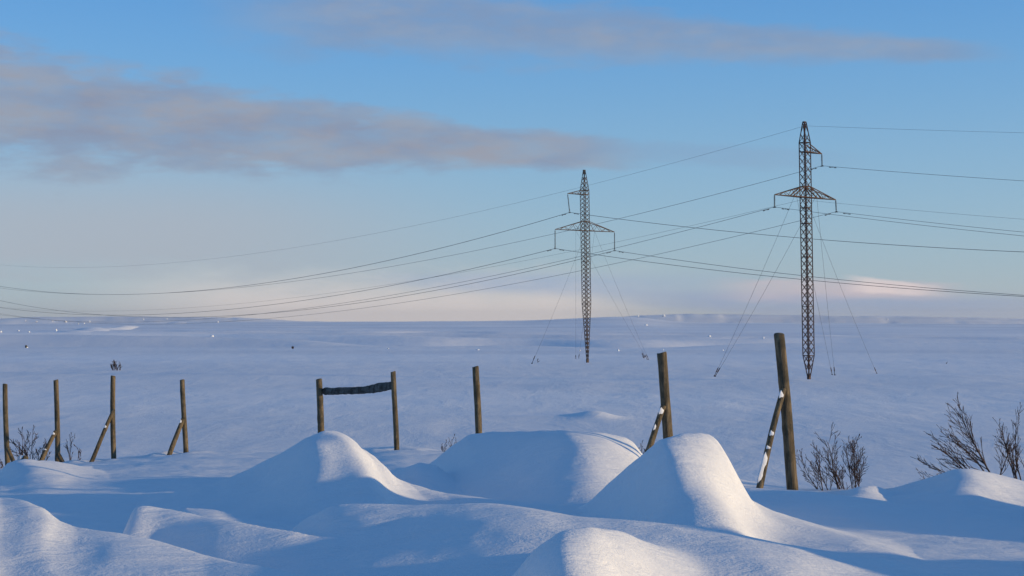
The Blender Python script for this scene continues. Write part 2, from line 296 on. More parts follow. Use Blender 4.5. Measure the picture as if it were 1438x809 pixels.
# the plain: heights along the view, then two low hills far off
PL_R = np.array([40, 60, 100, 155, 207, 324, 500, 700, 1000, 1400])
PL_Z = np.array([-6.2, -6.35, -6.45, -6.40, -6.05, -6.05, -6.25, -6.1, -5.3, -4.0])
H1 = curve([(-2400, 452), (-400, 455), (0, 454.5), (200, 453.5), (400, 453.3), (560, 452.3), (740, 451.8), (800, 449.0), (850, 446.5), (890, 446.5), (950, 453), (1000, 455), (1200, 455), (1438, 456), (3900, 450)], 16)
H2 = curve([(-2400, 440), (-200, 447), (0, 447.5), (130, 446), (200, 443.5), (300, 444), (400, 448.5), (450, 451.5), (500, 455), (740, 457), (840, 450), (900, 443.5), (1000, 443), (1200, 445), (1438, 448), (1700, 444), (3900, 436)], 16)
def sstep(x, a, b):
    t = np.clip((x - a) / (b - a), 0, 1); return t * t * (3 - 2 * t)
def height(u, r, az):
    """u: image column of the azimuth (clamped behind), r: horizontal distance, az: azimuth in radians"""
    ui = lambda c_: np.interp(u, UG, c_)
    ca = np.clip(np.cos(az), .45, 1)           # crest tables hold depth, so depth = r cos(az)
    Y = r * ca
    fr = ui(F_Rc); fz = ui(F_Zc); nz_ = ui(NEARZ)
    t = np.clip((Y - 8.5) / (fr - 8.5), 0, 1)
    bank = nz_ + (fz - nz_) * (t ** 1.3)
    over = np.maximum(Y - fr, 0)
    pz = np.interp(Y, PL_R, PL_Z)
    drop = fz - over ** 2 / (over + 2.5) * .24
    g = np.maximum(drop, pz) + .25 * np.exp(-np.abs(drop - pz) / .25) * (over > 0) * np.exp(-((drop - pz) / .4) ** 2)
    z = np.where(over > 0, g, bank)
    # drifts
    near = Y < 45
    acc = np.zeros_like(Y)
    for zc, zcb, rc, wf, wb, ua, ub, sk in _ri:
        m = near & (u > ua - 40) & (u < ub + 40)
        if not m.any(): continue
        um = u[m]; ym = Y[m]
        wx = r[m] * np.sin(az[m]); um = um + (13 * vnoise(wx * 1.3 + 3, ym * 1.0, 101) + 7 * vnoise(wx * 3.1, ym * 2.3, 102)) * 12 / ym
        ym = ym + .34 * vnoise(wx * .8, ym * 1.1, 103) + .13 * vnoise(wx * 2.6, ym * 1.6 + wx, 104)     # the wind cuts every flank unevenly
        if sk: um = um - sk * np.clip((np.interp(um, UG, rc) - ym) / wf, 0, 1.6)
        Z = np.interp(um, UG, zc); Rr = np.interp(um, UG, rc)
        frm = fr[m]; tt = np.clip((Rr - 8.5) / (frm - 8.5), 0, 1)
        bl = np.clip(np.abs(ym - Rr) / (wf * .9), 0, 1) ** .8; Z = Z * (1 - bl) + np.interp(um, UG, zcb) * bl     # flanks are rounder than the crest
        bz = nz_[m] + (fz[m] - nz_[m]) * (tt ** 1.3)
        d = ym - Rr
        w = np.where(d < 0, wf, wb)
        h = np.maximum(Z - bz, 0) * np.exp(-(np.abs(d) / w) ** 1.9)
        edge = sstep(um, ua - 40, ua) * (1 - sstep(um, ub, ub + 40))
        acc[m] += (h * edge) ** 5
    z = z + acc ** .2
    X_ = r * np.sin(az); Y_ = r * np.cos(az)
    nearw = 1 - sstep(r, 30, 60)
    z = z + nearw * sstep(r, 1, 6) * (fbm(X_ * .30 + Y_ * .22 + 4, Y_ * .42 - X_ * .1, 5, 2) * .07 + fbm(X_ * 1.7 + Y_ * .5, Y_ * 1.3 - X_ * .3, 11) * .020 + fbm(X_ * 1.1 + Y_ * .5, Y_ * 4.6, 61, 3) * .011)
    # undulating plain
    pw = sstep(r, 38, 80)
    z = z + pw * (fbm(X_ * .035, Y_ * .028, 29, 4) * .28 + fbm(X_ * .2, Y_ * .12, 41, 3) * .07)
    # small drift out on the plain
    z = z + .42 * np.exp(-(((X_ - 5.6) / 1.5) ** 2 + ((Y_ - 96) / 2.2) ** 2)) + .16 * np.exp(-(((X_ - 2.6) / 4.0) ** 2 + ((Y_ - 97) / 2.0) ** 2))
    # broad swells of the plain, tipped a little towards or away from the low sun
    wob = 60 * vnoise(X_ * .006, Y_ * .006, 77)
    z = z - .0085 * X_ * sstep(Y + wob, 315, 400) * (1 - sstep(Y + wob, 700, 900)) * np.exp(-(X_ / 500) ** 2)
    # far hills
    far = Y > 700
    e1 = (452 - ui(H1)) / F * 1900; e2 = (452 - ui(H2)) / F * 4200
    z1 = e1 - (e1 + 4.6) * (1 - sstep(Y, 900, 1900)) - sstep(Y, 1900, 2500) * 22
    z2 = e2 - (e2 + 24) * (1 - sstep(Y, 3850, 4250)) - sstep(Y, 4200, 6500) * 60
    zf = np.maximum(z1, np.where(Y > 2400, z2, -99))
    wfar = sstep(Y, 800, 1150)
    z = np.where(far, z * (1 - wfar) + zf * wfar, z)
    z = z + sstep(Y, 300, 420) * vnoise(X_ * .0075, Y_ * .0035, 55) * (1.6 + 1.6 * sstep(Y, 700, 1600)) + sstep(Y, 330, 500) * vnoise(X_ * .02, Y_ * .009, 66) * .8 + sstep(Y, 2400, 3500) * vnoise(X_ * .003 + 7, Y_ * .0012, 88) * 7
    ph = 5 * vnoise(X_ * .009, Y_ * .003, 91) + 2 * vnoise(X_ * .03, Y_ * .01, 92)
    z = z + 1.5 * np.sin(Y * (2 * np.pi / 110) + ph) * sstep(Y, 325, 380) * (1 - sstep(Y, 640, 800)) + 1.6 * np.sin(Y * (2 * np.pi / 380) + ph * 1.4) * sstep(Y, 2500, 3000)
    return scoop(np.atleast_1d(X_), np.atleast_1d(Y_), np.atleast_1d(z))
SCOOP = [(at(p[0], 600, p[1]).x, p[1]) for p in ((1113, 15.6), (936, 18.2), (671, 24.0), (260, 31.3), (159, 31.3), (80, 31.3), (10, 30.2), (556, 27.0), (1067, 15.35), (241, 31.0), (131, 31.0))]
def scoop(X_, Y_, z):
    for sx_, sy_ in SCOOP:
        m = (np.abs(X_ - sx_) < 1.6) & (np.abs(Y_ - sy_) < 1.6)
        if m.any():
            dx = X_[m] - sx_; dy = Y_[m] - sy_; d = np.hypot(dx, dy); dl = np.hypot((dx + .45) / .5, dy / .3)
            z[m] += -.055 * np.exp(-(d / .2) ** 2) + .045 * np.exp(-(dl) ** 2) + .02 * np.exp(-((d - .42) / .16) ** 2)
    return z
def ucol(az): return np.where(np.abs(az) < R(57), 719 + F * np.tan(np.clip(az, -R(57), R(57))), np.where(az > 0, 3790, -2350))
def ground_z(x, y):
    az = np.array([math.atan2(x, y)]); r = np.array([math.hypot(x, y)])
    return float(height(ucol(az), r, az)[0])
def on_ground(px, py, rmin=3, rmax=6000):
    """where the ray of a photograph point first meets the ground"""
    a, b = dirpx(px, py)
    Yv = np.geomspace(rmin, rmax, 6000); k = math.hypot(a, 1)
    az = np.full_like(Yv, math.atan(a)); z = height(ucol(az), Yv * k, az)
    hit = np.nonzero(z >= b * Yv)[0]
    i = hit[0] if len(hit) else len(Yv) - 1
    return Vector((a * Yv[i], Yv[i], z[i]))
def terrain():
    azs = [0.0]; a = 0.0
    while a < 180 - 1e-6:
        st = .048 if a < 21.5 else (.12 if a < 30 else (.35 if a < 75 else 2.5))
        a = min(a + st, 180); azs.append(a)
    az = np.radians(np.array([-x for x in azs[:0:-1]][1:] + azs))       # -180 excluded, 180 kept
    rs = [1.0]
    while rs[-1] < 8000:
        r_ = rs[-1]; q = .02 if r_ < 6.5 else (.0042 if r_ < 22 else (.0065 if r_ < 130 else (.012 if r_ < 5000 else .05)))
        rs.append(r_ * (1 + q))
    rs = np.array(rs)
    A, RR = np.meshgrid(az, rs)
    shp = A.shape; A = A.ravel(); RR = RR.ravel()
    Z = height(ucol(A), RR, A)
    co = np.stack([RR * np.sin(A), RR * np.cos(A), Z], 1)
    nr, na = shp
    i = np.arange(nr - 1)[:, None]; j = np.arange(na)[None, :]; j2 = (j + 1) % na
    q = np.stack([i * na + j, i * na + j2, (i + 1) * na + j2, (i + 1) * na + j], -1).reshape(-1, 4)
    cidx = len(co); co = np.vstack([co, [[0, 0, float(Z[:na].mean())]]])
    jj = np.arange(na); tri = np.stack([jj, np.full(na, cidx), (jj + 1) % na], 1)
    loops = np.concatenate([q.ravel(), tri.ravel()]).astype(np.int32)
    starts = np.concatenate([np.arange(len(q)) * 4, len(q) * 4 + np.arange(na) * 3]).astype(np.int32)
    me = bpy.data.meshes.new('snow_ground')
    me.vertices.add(len(co)); me.vertices.foreach_set('co', co.astype(np.float32).ravel())
    me.loops.add(len(loops)); me.loops.foreach_set('vertex_index', loops)
    me.polygons.add(len(starts)); me.polygons.foreach_set('loop_start', starts)
    me.polygons.foreach_set('use_smooth', np.ones(len(starts), dtype=bool))
    me.update(calc_edges=True)
    me.materials.append(M_SNOW)
    o = bpy.data.objects.new('snow_ground', me); COL.objects.link(o); o['kind'] = 'structure'
    print('terrain', len(co))
terrain()

# ------------------------------------------------------------------ guyed lattice pylons
def bar(mb, a, b, r): mb.tube([a, b], r, 4, True, math.pi / 4)
def make_pylon(name, label, base, lean, P, M):
    root = empty(name, base); tag(root, label, 'pylon', 'guyed lattice pylons on the plain')
    ca, sa = math.cos(P['rot']), math.sin(P['rot'])
    def T(x, y, z): return Vector((x * ca - y * sa + lean * z, x * sa + y * ca, z))
    s = P['half']; zt = P['taper']; z_top = P['top']; z_pk = P['peak0']; zla = P['lower']; zlt = P['lower_top']; zua = P['upper']; zut = P['upper_top']
    def hw(z):
        if z < zt: return .08 + (s - .08) * z / zt
        if z > z_pk: return s + (P['tiph'] - s) * (z - z_pk) / (z_top - z_pk)
        return s
    C4 = ((-1, -1), (1, -1), (1, 1), (-1, 1))
    # mast in two parts: foot with shaft, and peak
    for part, za, zb in (('mast', 0.0, z_pk), ('peak', z_pk, z_top)):
        mb = MB()
        zs = [za]; 
        while zs[-1] < zb - P['bay'] * .6: zs.append(min(zb, zs[-1] + P['bay'] * (1 if zs[-1] < z_pk else 1.1)))
        zs[-1] = zb
        brk = sorted({za, zb} | ({zt} if za < zt < zb else set()))
        for cx, cy in C4:
            for q0, q1 in zip(brk, brk[1:]):
                bar(mb, T(cx * hw(q0), cy * hw(q0), q0), T(cx * hw(q1), cy * hw(q1), q1), P['leg'])
        for i, (q0, q1) in enumerate(zip(zs, zs[1:])):
            for k in range(4):
                a = C4[k]; b = C4[(k + 1) % 4]
                p0 = T(a[0] * hw(q0), a[1] * hw(q0), q0); p1 = T(b[0] * hw(q1), b[1] * hw(q1), q1)
                p2 = T(b[0] * hw(q0), b[1] * hw(q0), q0); p3 = T(a[0] * hw(q1), a[1] * hw(q1), q1)
                bar(mb, p0, p1, P['brace']); bar(mb, p2, p3, P['brace'])
        rings = [z for z in P['rings'] if za <= z <= zb]
        for z in rings:
            for k in range(4):
                a = C4[k]; b = C4[(k + 1) % 4]
                bar(mb, T(a[0] * hw(z), a[1] * hw(z), z), T(b[0] * hw(z), b[1] * hw(z), z), P['leg'] * .9)
        if part == 'peak':
            mb.box(T(0, 0, z_top), (.34, .26, .16), P['rot'])
        else:
            mb.box(T(0, 0, .12), (.3, .3, .5), P['rot'])
        mb.build(part, M, root)
    tips = {}
    def arm(nm, sx, L, z0, z1, n, cy=0.0):
        """pyramid truss: two bottom chords and two top chords meeting at the tip"""
        mb = MB(); tip = T(sx * L, 0, z0 + cy)
        bl = [T(sx * s, -s, z0), T(sx * s, s, z0)]; tl = [T(sx * s, -s * .8, z1), T(sx * s, s * .8, z1)]
        for b in bl: bar(mb, b, tip, P['leg'] * 1.0)
        for t in tl: bar(mb, t, tip, P['leg'] * .9)
        for side in (0, 1):
            lastp = tl[side]; low = True
            for i in range(1, n):
                f = i / n
                p = bl[side].lerp(tip, f) if low else tl[side].lerp(tip, f)
                bar(mb, lastp, p, P['brace'] * (1.25 if i == 1 else .95)); lastp = p; low = not low
        for i in range(0, n):
            f = i / n
            bar(mb, bl[0].lerp(tip, f), bl[1].lerp(tip, f), P['brace'])
            if i < n - 1: bar(mb, bl[i % 2].lerp(tip, f), bl[1 - i % 2].lerp(tip, f + 1 / n), P['brace'])
        if P.get('strut') and L > 3:
            for side in (0, 1): bar(mb, tl[side], bl[side].lerp(tip, .42), P['leg'] * 1.1)
        mb.build(nm, M, root); return tip
    tips['ul'] = arm('upper_arm', P['us'], P['UL'], zua, zut, 4)
    tips['ll'] = arm('lower_arm', -1, P['LL'], zla, zlt, 6)
    tips['lr'] = arm('lower_arm', 1, P['LL'], zla, zlt, 6)
    ends = {}
    for k in ('ul', 'll', 'lr'):
        t = tips[k]; e = t - Vector((0, 0, P['ins'])) + Vector((P['swing'].get(k, 0), 0, 0))
        mb = MB(); n = P['discs']; d = (e - t)
        pts = []; rd = []
        for i in range(n * 4 + 1):
            f = .06 + .86 * i / (n * 4); pts.append(t + d * f); rd.append((.03, .075, P['disc'], .05)[i % 4])
        mb.tube([t, t + d * .06], .02, 5); mb.tube(pts, rd, 8); mb.tube([t + d * .92, e], .022, 5)
        ins = mb.build('insulator', M_GLASS, root, True)
        cb = MB(); ld = P['line']; 
        cb.tube([e - ld * .22 - Vector((0, 0, .05)), e + Vector((0, 0, P['yoke'])), e + ld * .22 - Vector((0, 0, .05))], .035, 5)
        cb.tube([e - ld * .22 - Vector((0, 0, .05)), e + ld * .22 - Vector((0, 0, .05))], .04, 5)
        cb.build('suspension_clamp', M_STEEL2, ins)
        ends[k] = Vector(base) + e
    for (tx, tz, ax, ay_px, gy) in P['guys']:
        g = on_ground(ax, ay_px, 90) if gy is None else Vector((at(ax, ay_px, gy).x, gy, 0))
        if gy is not None: g.z = ground_z(g.x, g.y)
        a = T(tx, 0, tz); b = g - Vector(base) - Vector((0, 0, .2))
        mb = MB(); pts = []
        for i in range(9):
            f = i / 8; p = a.lerp(b, f); p.z -= .35 * 4 * f * (1 - f); pts.append(p)
        mb.tube(pts, P['gr'], 5); gw = mb.build('guy_wire', M_WIRE, root)
        tb = MB(); dd = (a - b).normalized()
        tb.tube([b, b + dd * .9], .035, 6); tb.tube([b + dd * .9, b + dd * 1.5], [.065, .05], 6); tb.tube([b - dd * .1, b + dd * .35], .09, 6)
        tb.build('anchor_fitting', M_STEEL, gw)
    return root, ends, T, Vector(base)
YA, YB = 155.0, 207.0
bA = at(1136, 531, YA); bA.z = min(bA.z, ground_z(bA.x, bA.y)) ; bA.z = at(1136, 531, YA).z
bB = at(825, 508, YB)
ka = YA / F; kb = YB / F
lineA = Vector((-.63, .78, 0)); lineB = Vector((-.55, .83, 0))
PA = dict(rot=math.atan2(.63, .78), half=.43, taper=32 * ka, top=360 * ka, peak0=331 * ka, lower=254 * ka, lower_top=269 * ka, upper=318 * ka, upper_top=329 * ka,
          tiph=.13, bay=.86, leg=.066, brace=.030, rings=[31.5 * ka, 100 * ka, 170 * ka, 217 * ka, 239 * ka, 254 * ka, 269 * ka, 318 * ka, 331 * ka], us=1, UL=24 * ka / .65, LL=5.15,
          ins=17 * ka, discs=9, disc=.115, yoke=.06, swing={'ul': .03, 'lr': .06}, line=lineA, gr=.014, strut=True,
          guys=[(-1.9, 254 * ka, 1002, 528.5, None), (1.5, 253 * ka, 1002.8, 529, None), (-1.5, 254 * ka, 1169, 526.5, None), (1.9, 254 * ka, 1172.5, 527, None), (.35, 247 * ka, 1232, 524.5, None)])
PB = dict(rot=math.atan2(.55, .83), half=.46, taper=81 * kb, top=269 * kb, peak0=241 * kb, lower=184 * kb, lower_top=197 * kb, upper=235 * kb, upper_top=241 * kb,
          tiph=.10, bay=.60, leg=.062, brace=.030, rings=[81 * kb, 140 * kb, 184 * kb, 197 * kb, 235 * kb, 241 * kb], us=-1, UL=24.5 * kb / .83, LL=5.38,
          ins=26.5 * kb, discs=14, disc=.10, yoke=.42, swing={'ul': .3, 'll': 0}, line=lineB, gr=.012,
          guys=[(.2, 184 * kb, 746, 511, None), (-1.7, 184 * kb, 808.5, 504, None), (1.7, 184 * kb, 812.5, 503, None), (1.7, 184 * kb, 911.5, 505, None), (-1.7, 184 * kb, 910, 505, None)])
rA, eA, TA, oA = make_pylon('lattice_pylon', 'nearer rust brown guyed lattice pylon with short upper arm pointing right, taller in the photo', tuple(bA), -.013, PA, M_STEEL)
rB, eB, TB, oB = make_pylon('lattice_pylon', 'farther guyed lattice pylon with long insulators and upper arm pointing left', tuple(bB), -.016, PB, M_STEEL2)

# conductors: parabolic spans through each suspension point to supports far outside the picture
def solve_span(S0, E0, pts, ze=None):
    rows = []; rhs = []
    for px, py in pts:
        a, b = dirpx(px, py); d = E0 - S0.xy
        t = (a * S0.y - S0.x) / (d.x - a * d.y); Y = S0.y + t * d.y
        if ze is None: rows.append([t / Y, -4 * t * (1 - t) / Y]); rhs.append(b - S0.z * (1 - t) / Y)
        else: rows.append([-4 * t * (1 - t) / Y]); rhs.append(b - (S0.z * (1 - t) + (S0.z + ze) * t) / Y)
    so = np.linalg.lstsq(np.array(rows), np.array(rhs), rcond=None)[0]
    return (float(so[0]), float(so[1])) if ze is None else (S0.z + ze, float(so[0]))
def cable(label, p0, tower, eL, left, eR, right, rad, damp, cat='power cable'):
    t2 = Vector((tower.x, tower.y))
    off = p0.xy - t2
    EL = Vector(eL) + off; ER = Vector(eR) + off
    zL, sL = solve_span(p0, EL, left); zR, sR = solve_span(p0, ER, right, 0.0)
    def pl(t): q = p0.xy.lerp(EL, t); return Vector((q.x, q.y, p0.z * (1 - t) + zL * t - 4 * sL * t * (1 - t)))
    def pr(t): q = p0.xy.lerp(ER, t); return Vector((q.x, q.y, p0.z * (1 - t) + zR * t - 4 * sR * t * (1 - t)))
    pts = [pl(1 - i / 60) for i in range(60)] + [p0.copy()] + [pr((i + 1) / 60) for i in range(60)]
    o = empty('power_cable', p0); tag(o, label, cat, 'overhead cables of the power line')
    mb = MB(); mb.tube([p - p0 for p in pts], rad, 6); mb.build('conductor', M_WIRE, o, True)
    if damp:
        for f in (pl, pr):
            L = (f(1) - f(0)).length
            mb = MB(); a = f(.75 / L) - p0; b = f(1.55 / L) - p0; dz = Vector((0, 0, -.09))
            mb.tube([a + dz, b + dz], .02, 5); mb.tube([a + dz, a.lerp(b, .3) + dz], .05, 6); mb.tube([a.lerp(b, .7) + dz, b + dz], .05, 6)
            mb.tube([a.lerp(b, .5), a.lerp(b, .5) + dz], .03, 5)
            mb.build('vibration_damper', M_STEEL2, o, False)
ELa, ERa = (-180, 400), (240, 90)
ELb, ERb = (-180, 400), (200, 70)
topA = oA + TA(.1, 0, 355 * ka)
cable('thin earth wire running from the tip of the right pylon', topA, oA, ELa, [(1105, 184), (980, 222), (833, 258), (740, 283), (600, 314), (420, 345), (260, 367), (100, 375), (0, 373)], ERa, [(1438, 187), (1300, 182)], .012, False, 'earth wire')
cable('cable hanging from the upper arm of the right pylon', eA['ul'], oA, ELa, [(1120, 241), (1052, 260), (860, 309), (770, 327), (600, 367), (450, 392), (300, 407), (150, 413), (0, 404.5)], ERa, [(1438, 255), (1300, 243)], .021, True)
cable('cable hanging from the left lower arm tip of the right pylon', eA['ll'], oA, ELa, [(979, 319), (878, 345), (600, 406), (380, 439)], ERa, [(1170, 299), (1438, 332), (1300, 317)], .021, True)
cable('cable hanging from the right lower arm tip of the right pylon', eA['lr'], oA, ELa, [(1120, 311), (1049, 327), (920, 358), (860, 371), (600, 420), (510, 433), (400, 445)], ERa, [(1438, 326), (1300, 312)], .021, True)
cable('thin faint line crossing the right pylon mast just under its lower arms', oA + TA(0, .5, 251 * ka), oA, ELa, [(979, 312), (866, 341), (799, 355), (654, 382), (600, 390), (380, 422)], ERa, [(1150, 283), (1438, 308)], .012, False)
cable('dark cable hanging from the upper arm of the left pylon', eB['ul'], oB, ELb, [(600, 353), (480, 379), (380, 397), (250, 410), (150, 414), (0, 402)], ERb, [(860, 306), (976, 320), (1120, 334), (1438, 354)], .034, True)
cable('dark cable hanging from the left lower arm tip of the left pylon', eB['ll'], oB, ELb, [(600, 392), (510, 408), (380, 428), (250, 440), (0, 432)], ERb, [(860, 361), (1120, 391), (1438, 417)], .032, True)
cable('dark cable hanging from the right lower arm tip of the left pylon', eB['lr'], oB, ELb, [(600, 409), (380, 440), (250, 446), (0, 422)], ERb, [(990, 372), (1120, 387), (1438, 414)], .032, True)

# ------------------------------------------------------------------ fence posts
def log_mesh(p0, p1, r0, r1, seed, segs=26, n=20, bend=.012):
    """a round log from p0 to p1 with knots, slight bends and a sawn top"""
    p0 = Vector(p0); p1 = Vector(p1); ax = (p1 - p0); L = ax.length; ax.normalize()
    ref = Vector((0, 1, 0)) if abs(ax.y) < .9 else Vector((1, 0, 0)); a = ax.cross(ref).normalized(); b = ax.cross(a)
    rnd = random.Random(seed); knots = [(rnd.random(), rnd.uniform(0, 6.28), rnd.uniform(.06, .16)) for _ in range(9)]
    ph = rnd.uniform(0, 6)
    v = []; f = []
    for i in range(segs + 1):
        t = i / segs; rr = r0 + (r1 - r0) * t
        c_ = p0 + ax * L * t + a * bend * math.sin(t * 4.3 + ph) * L * .5 + b * bend * math.sin(t * 3.1 + ph * 2) * L * .5
        for k in range(n):
            th = 2 * math.pi * k / n
            q = rr * (1 + .05 * mnoise.noise(Vector((math.cos(th) * 1.2, math.sin(th) * 1.2, t * L * 2 + seed))) + .035 * mnoise.noise(Vector((math.cos(th) * 4, math.sin(th) * 4, t * L * 5 + seed))))
            for kt, ka_, kh in knots:
                dth = (th - ka_ + math.pi) % (2 * math.pi) - math.pi
                q += rr * kh * math.exp(-((t - kt) * L / .035) ** 2 - (dth / .38) ** 2)
            v.append(c_ + (a * math.cos(th) + b * math.sin(th)) * q)
    for i in range(segs):
        for k in range(n):
            k2 = (k + 1) % n; f.append((i * n + k, i * n + k2, (i + 1) * n + k2, (i + 1) * n + k))
    # chamfered sawn end
    topc = p1 + ax * .006; b0 = len(v)
    for k in range(n):
        th = 2 * math.pi * k / n; v.append(v[segs * n + k].lerp(topc, .14) + ax * (.008 + .012 * math.cos(th + ph)))
    for k in range(n): k2 = (k + 1) % n; f.append((segs * n + k, segs * n + k2, b0 + k2, b0 + k))
    v.append(v[b0].lerp(v[b0 + n // 2], .5)); 
    for k in range(n): f.append((b0 + k, b0 + (k + 1) % n, len(v) - 1))
    me = bpy.data.meshes.new('log'); me.from_pydata([tuple(x) for x in v], [], f); me.update()
    return me
def snow_strip(p0, p1, r, seed, parent, spans):
    """settled snow along the upper side of a sloping log"""
    p0 = Vector(p0); p1 = Vector(p1); ax = (p1 - p0).normalized(); L = (p1 - p0).length
    up = (Vector((0, 0, 1)) - ax * ax.z).normalized(); sd_ = ax.cross(up)
    for (ta, tb, w) in spans:
        v = []; f = []; n = 8; sg = max(4, int((tb - ta) * L / .04))
        for i in range(sg + 1):
            t = ta + (tb - ta) * i / sg; env = math.sin(math.pi * min(1, max(0, i / sg))) ** .4
            ww = w * env * (1 + .5 * mnoise.noise(Vector((t * L * 9, seed, 0))))
            for k in range(n + 1):
                th = math.pi * k / n
                base_ = p0 + ax * L * t + up * (r * .78) + sd_ * math.cos(th) * r * .75 * (ww / w)
                v.append(base_ + up * (math.sin(th) * (ww * .9 + .012) - .02 * abs(math.cos(th))))
        for i in range(sg):
            for k in range(n): f.append((i * (n + 1) + k, i * (n + 1) + k + 1, (i + 1) * (n + 1) + k + 1, (i + 1) * (n + 1) + k))
        me = bpy.data.meshes.new('snow_crust'); me.from_pydata([tuple(x) for x in v], [], f); me.update()
        link('snow_crust', me, M_SNOWCAP, parent)
def post_base(px, Y, extra=.45):
    a, _ = dirpx(px, 600); x = a * Y; return Vector((x, Y, ground_z(x, Y)))
GP = 'weathered wooden fence posts in the snow'
def fence_post(label, px_top, py_top, px_bot, py_bot, Y, wpx, seed, brace=None, stub=None):
    top = at(px_top, py_top, Y); vis = at(px_bot, py_bot, Y); g = post_base(px_bot, Y)
    ax = (top - vis).normalized()
    d = (vis.z - min(g.z, vis.z) + .45) / ax.z
    bot = vis - ax * d
    root = empty('fence_post', tuple(g)); tag(root, label, 'fence post', GP)
    rr = wpx * .5 * Y / F
    link('upright', log_mesh(bot - g, top - g, rr * 1.06, rr * .95, seed), M_POST, root)
    if brace:
        (bx, by, cx, cy, dy, bw, spans) = brace
        # leans from a foot in the snow up to the post, in front of it by its own thickness
        hi = at(bx, by, Y - rr * 1.5); lo = at(cx, cy, Y - rr * 1.2 + dy)
        axb = (hi - lo).normalized(); lo2 = lo - axb * .35
        br = bw * .5 * Y / F
        bo = link('brace', log_mesh(lo2 - g, hi - g, br * 1.08, br * .9, seed + 50, 20, 16, .015), M_POST, root)
        if spans: snow_strip(lo - g, hi - g, br, seed, bo, spans)
    if stub:
        (ax_, ay_, bx_, by_, sw) = stub
        p = at(ax_, ay_, Y - .1); q = at(bx_, by_, Y - .2); q2 = q + (q - p).normalized() * .3
        link('brace', log_mesh(q2 - g, p - g, sw * .5 * Y / F, sw * .45 * Y / F, seed + 90, 10, 14), M_POST, root)
    return root
fence_post('thickest and nearest wooden post, leaning left, with a long snow crusted brace', 1093, 470, 1114, 687, 15.6, 15.5, 1, (1100.5, 548, 1067, 680, -.25, 9, [(.0, .33, .024), (.36, .40, .007), (.50, .56, .008), (.90, .99, .018)]))
fence_post('post standing behind the tall sunlit snow mound with a short snowy brace', 931, 496, 937, 612, 18.2, 14, 2, (932, 572, 912, 628, -.2, 8.5, [(.38, .55, .014), (.78, .97, .02)]))
fence_post('lone unbraced post rising behind the left end of the middle drift', 668.5, 515.5, 671.5, 609, 24.0, 9.6, 3)
fence_post('post with a short steep brace, first one left of the post pair with the plank', 256.5, 534, 260.5, 632, 31.3, 7.0, 4, (256.5, 589, 241, 632, -.3, 6.6, [(.84, .97, .012)]))
fence_post('post with a long slanting brace, third from the left edge of the fence', 159, 528.5, 159.5, 643, 31.3, 7.0, 5, (160, 576, 131, 642, -.3, 5.6, [(.60, .67, .008)]))
fence_post('post with a patchy snow covered brace, second from the left edge of the fence', 79.5, 534, 80.5, 648, 31.3, 7.0, 6, (78.5, 606, 57, 648, -.3, 6.2, [(.34, .40, .010), (.86, .95, .011)]), (82, 638, 87, 648, 7))
fence_post('leftmost fence post with a short stub brace to its right', 7.5, 540, 10.5, 657, 30.2, 7.0, 7, None, (11, 629, 20, 651, 6))
# short snow capped log stub left of the second post
g = on_ground(28, 649); 
lg = empty('log_stub', (at(32, 644, 30.2).x, 30.2, at(32, 648, 30.2).z)); tag(lg, 'short broken log end with bright sunlit snow on it beside the leftmost bush', 'log')
p = at(26, 649, 30.2) - lg.location; q = at(37, 641.5, 30.2) - lg.location
lo_ = link('log', log_mesh(p - Vector((.1, 0, .25)), q, .05, .055, 77, 8, 14), M_POST, lg)
snow_strip(p, q, .055, 8, lo_, [(.0, .85, .05)])

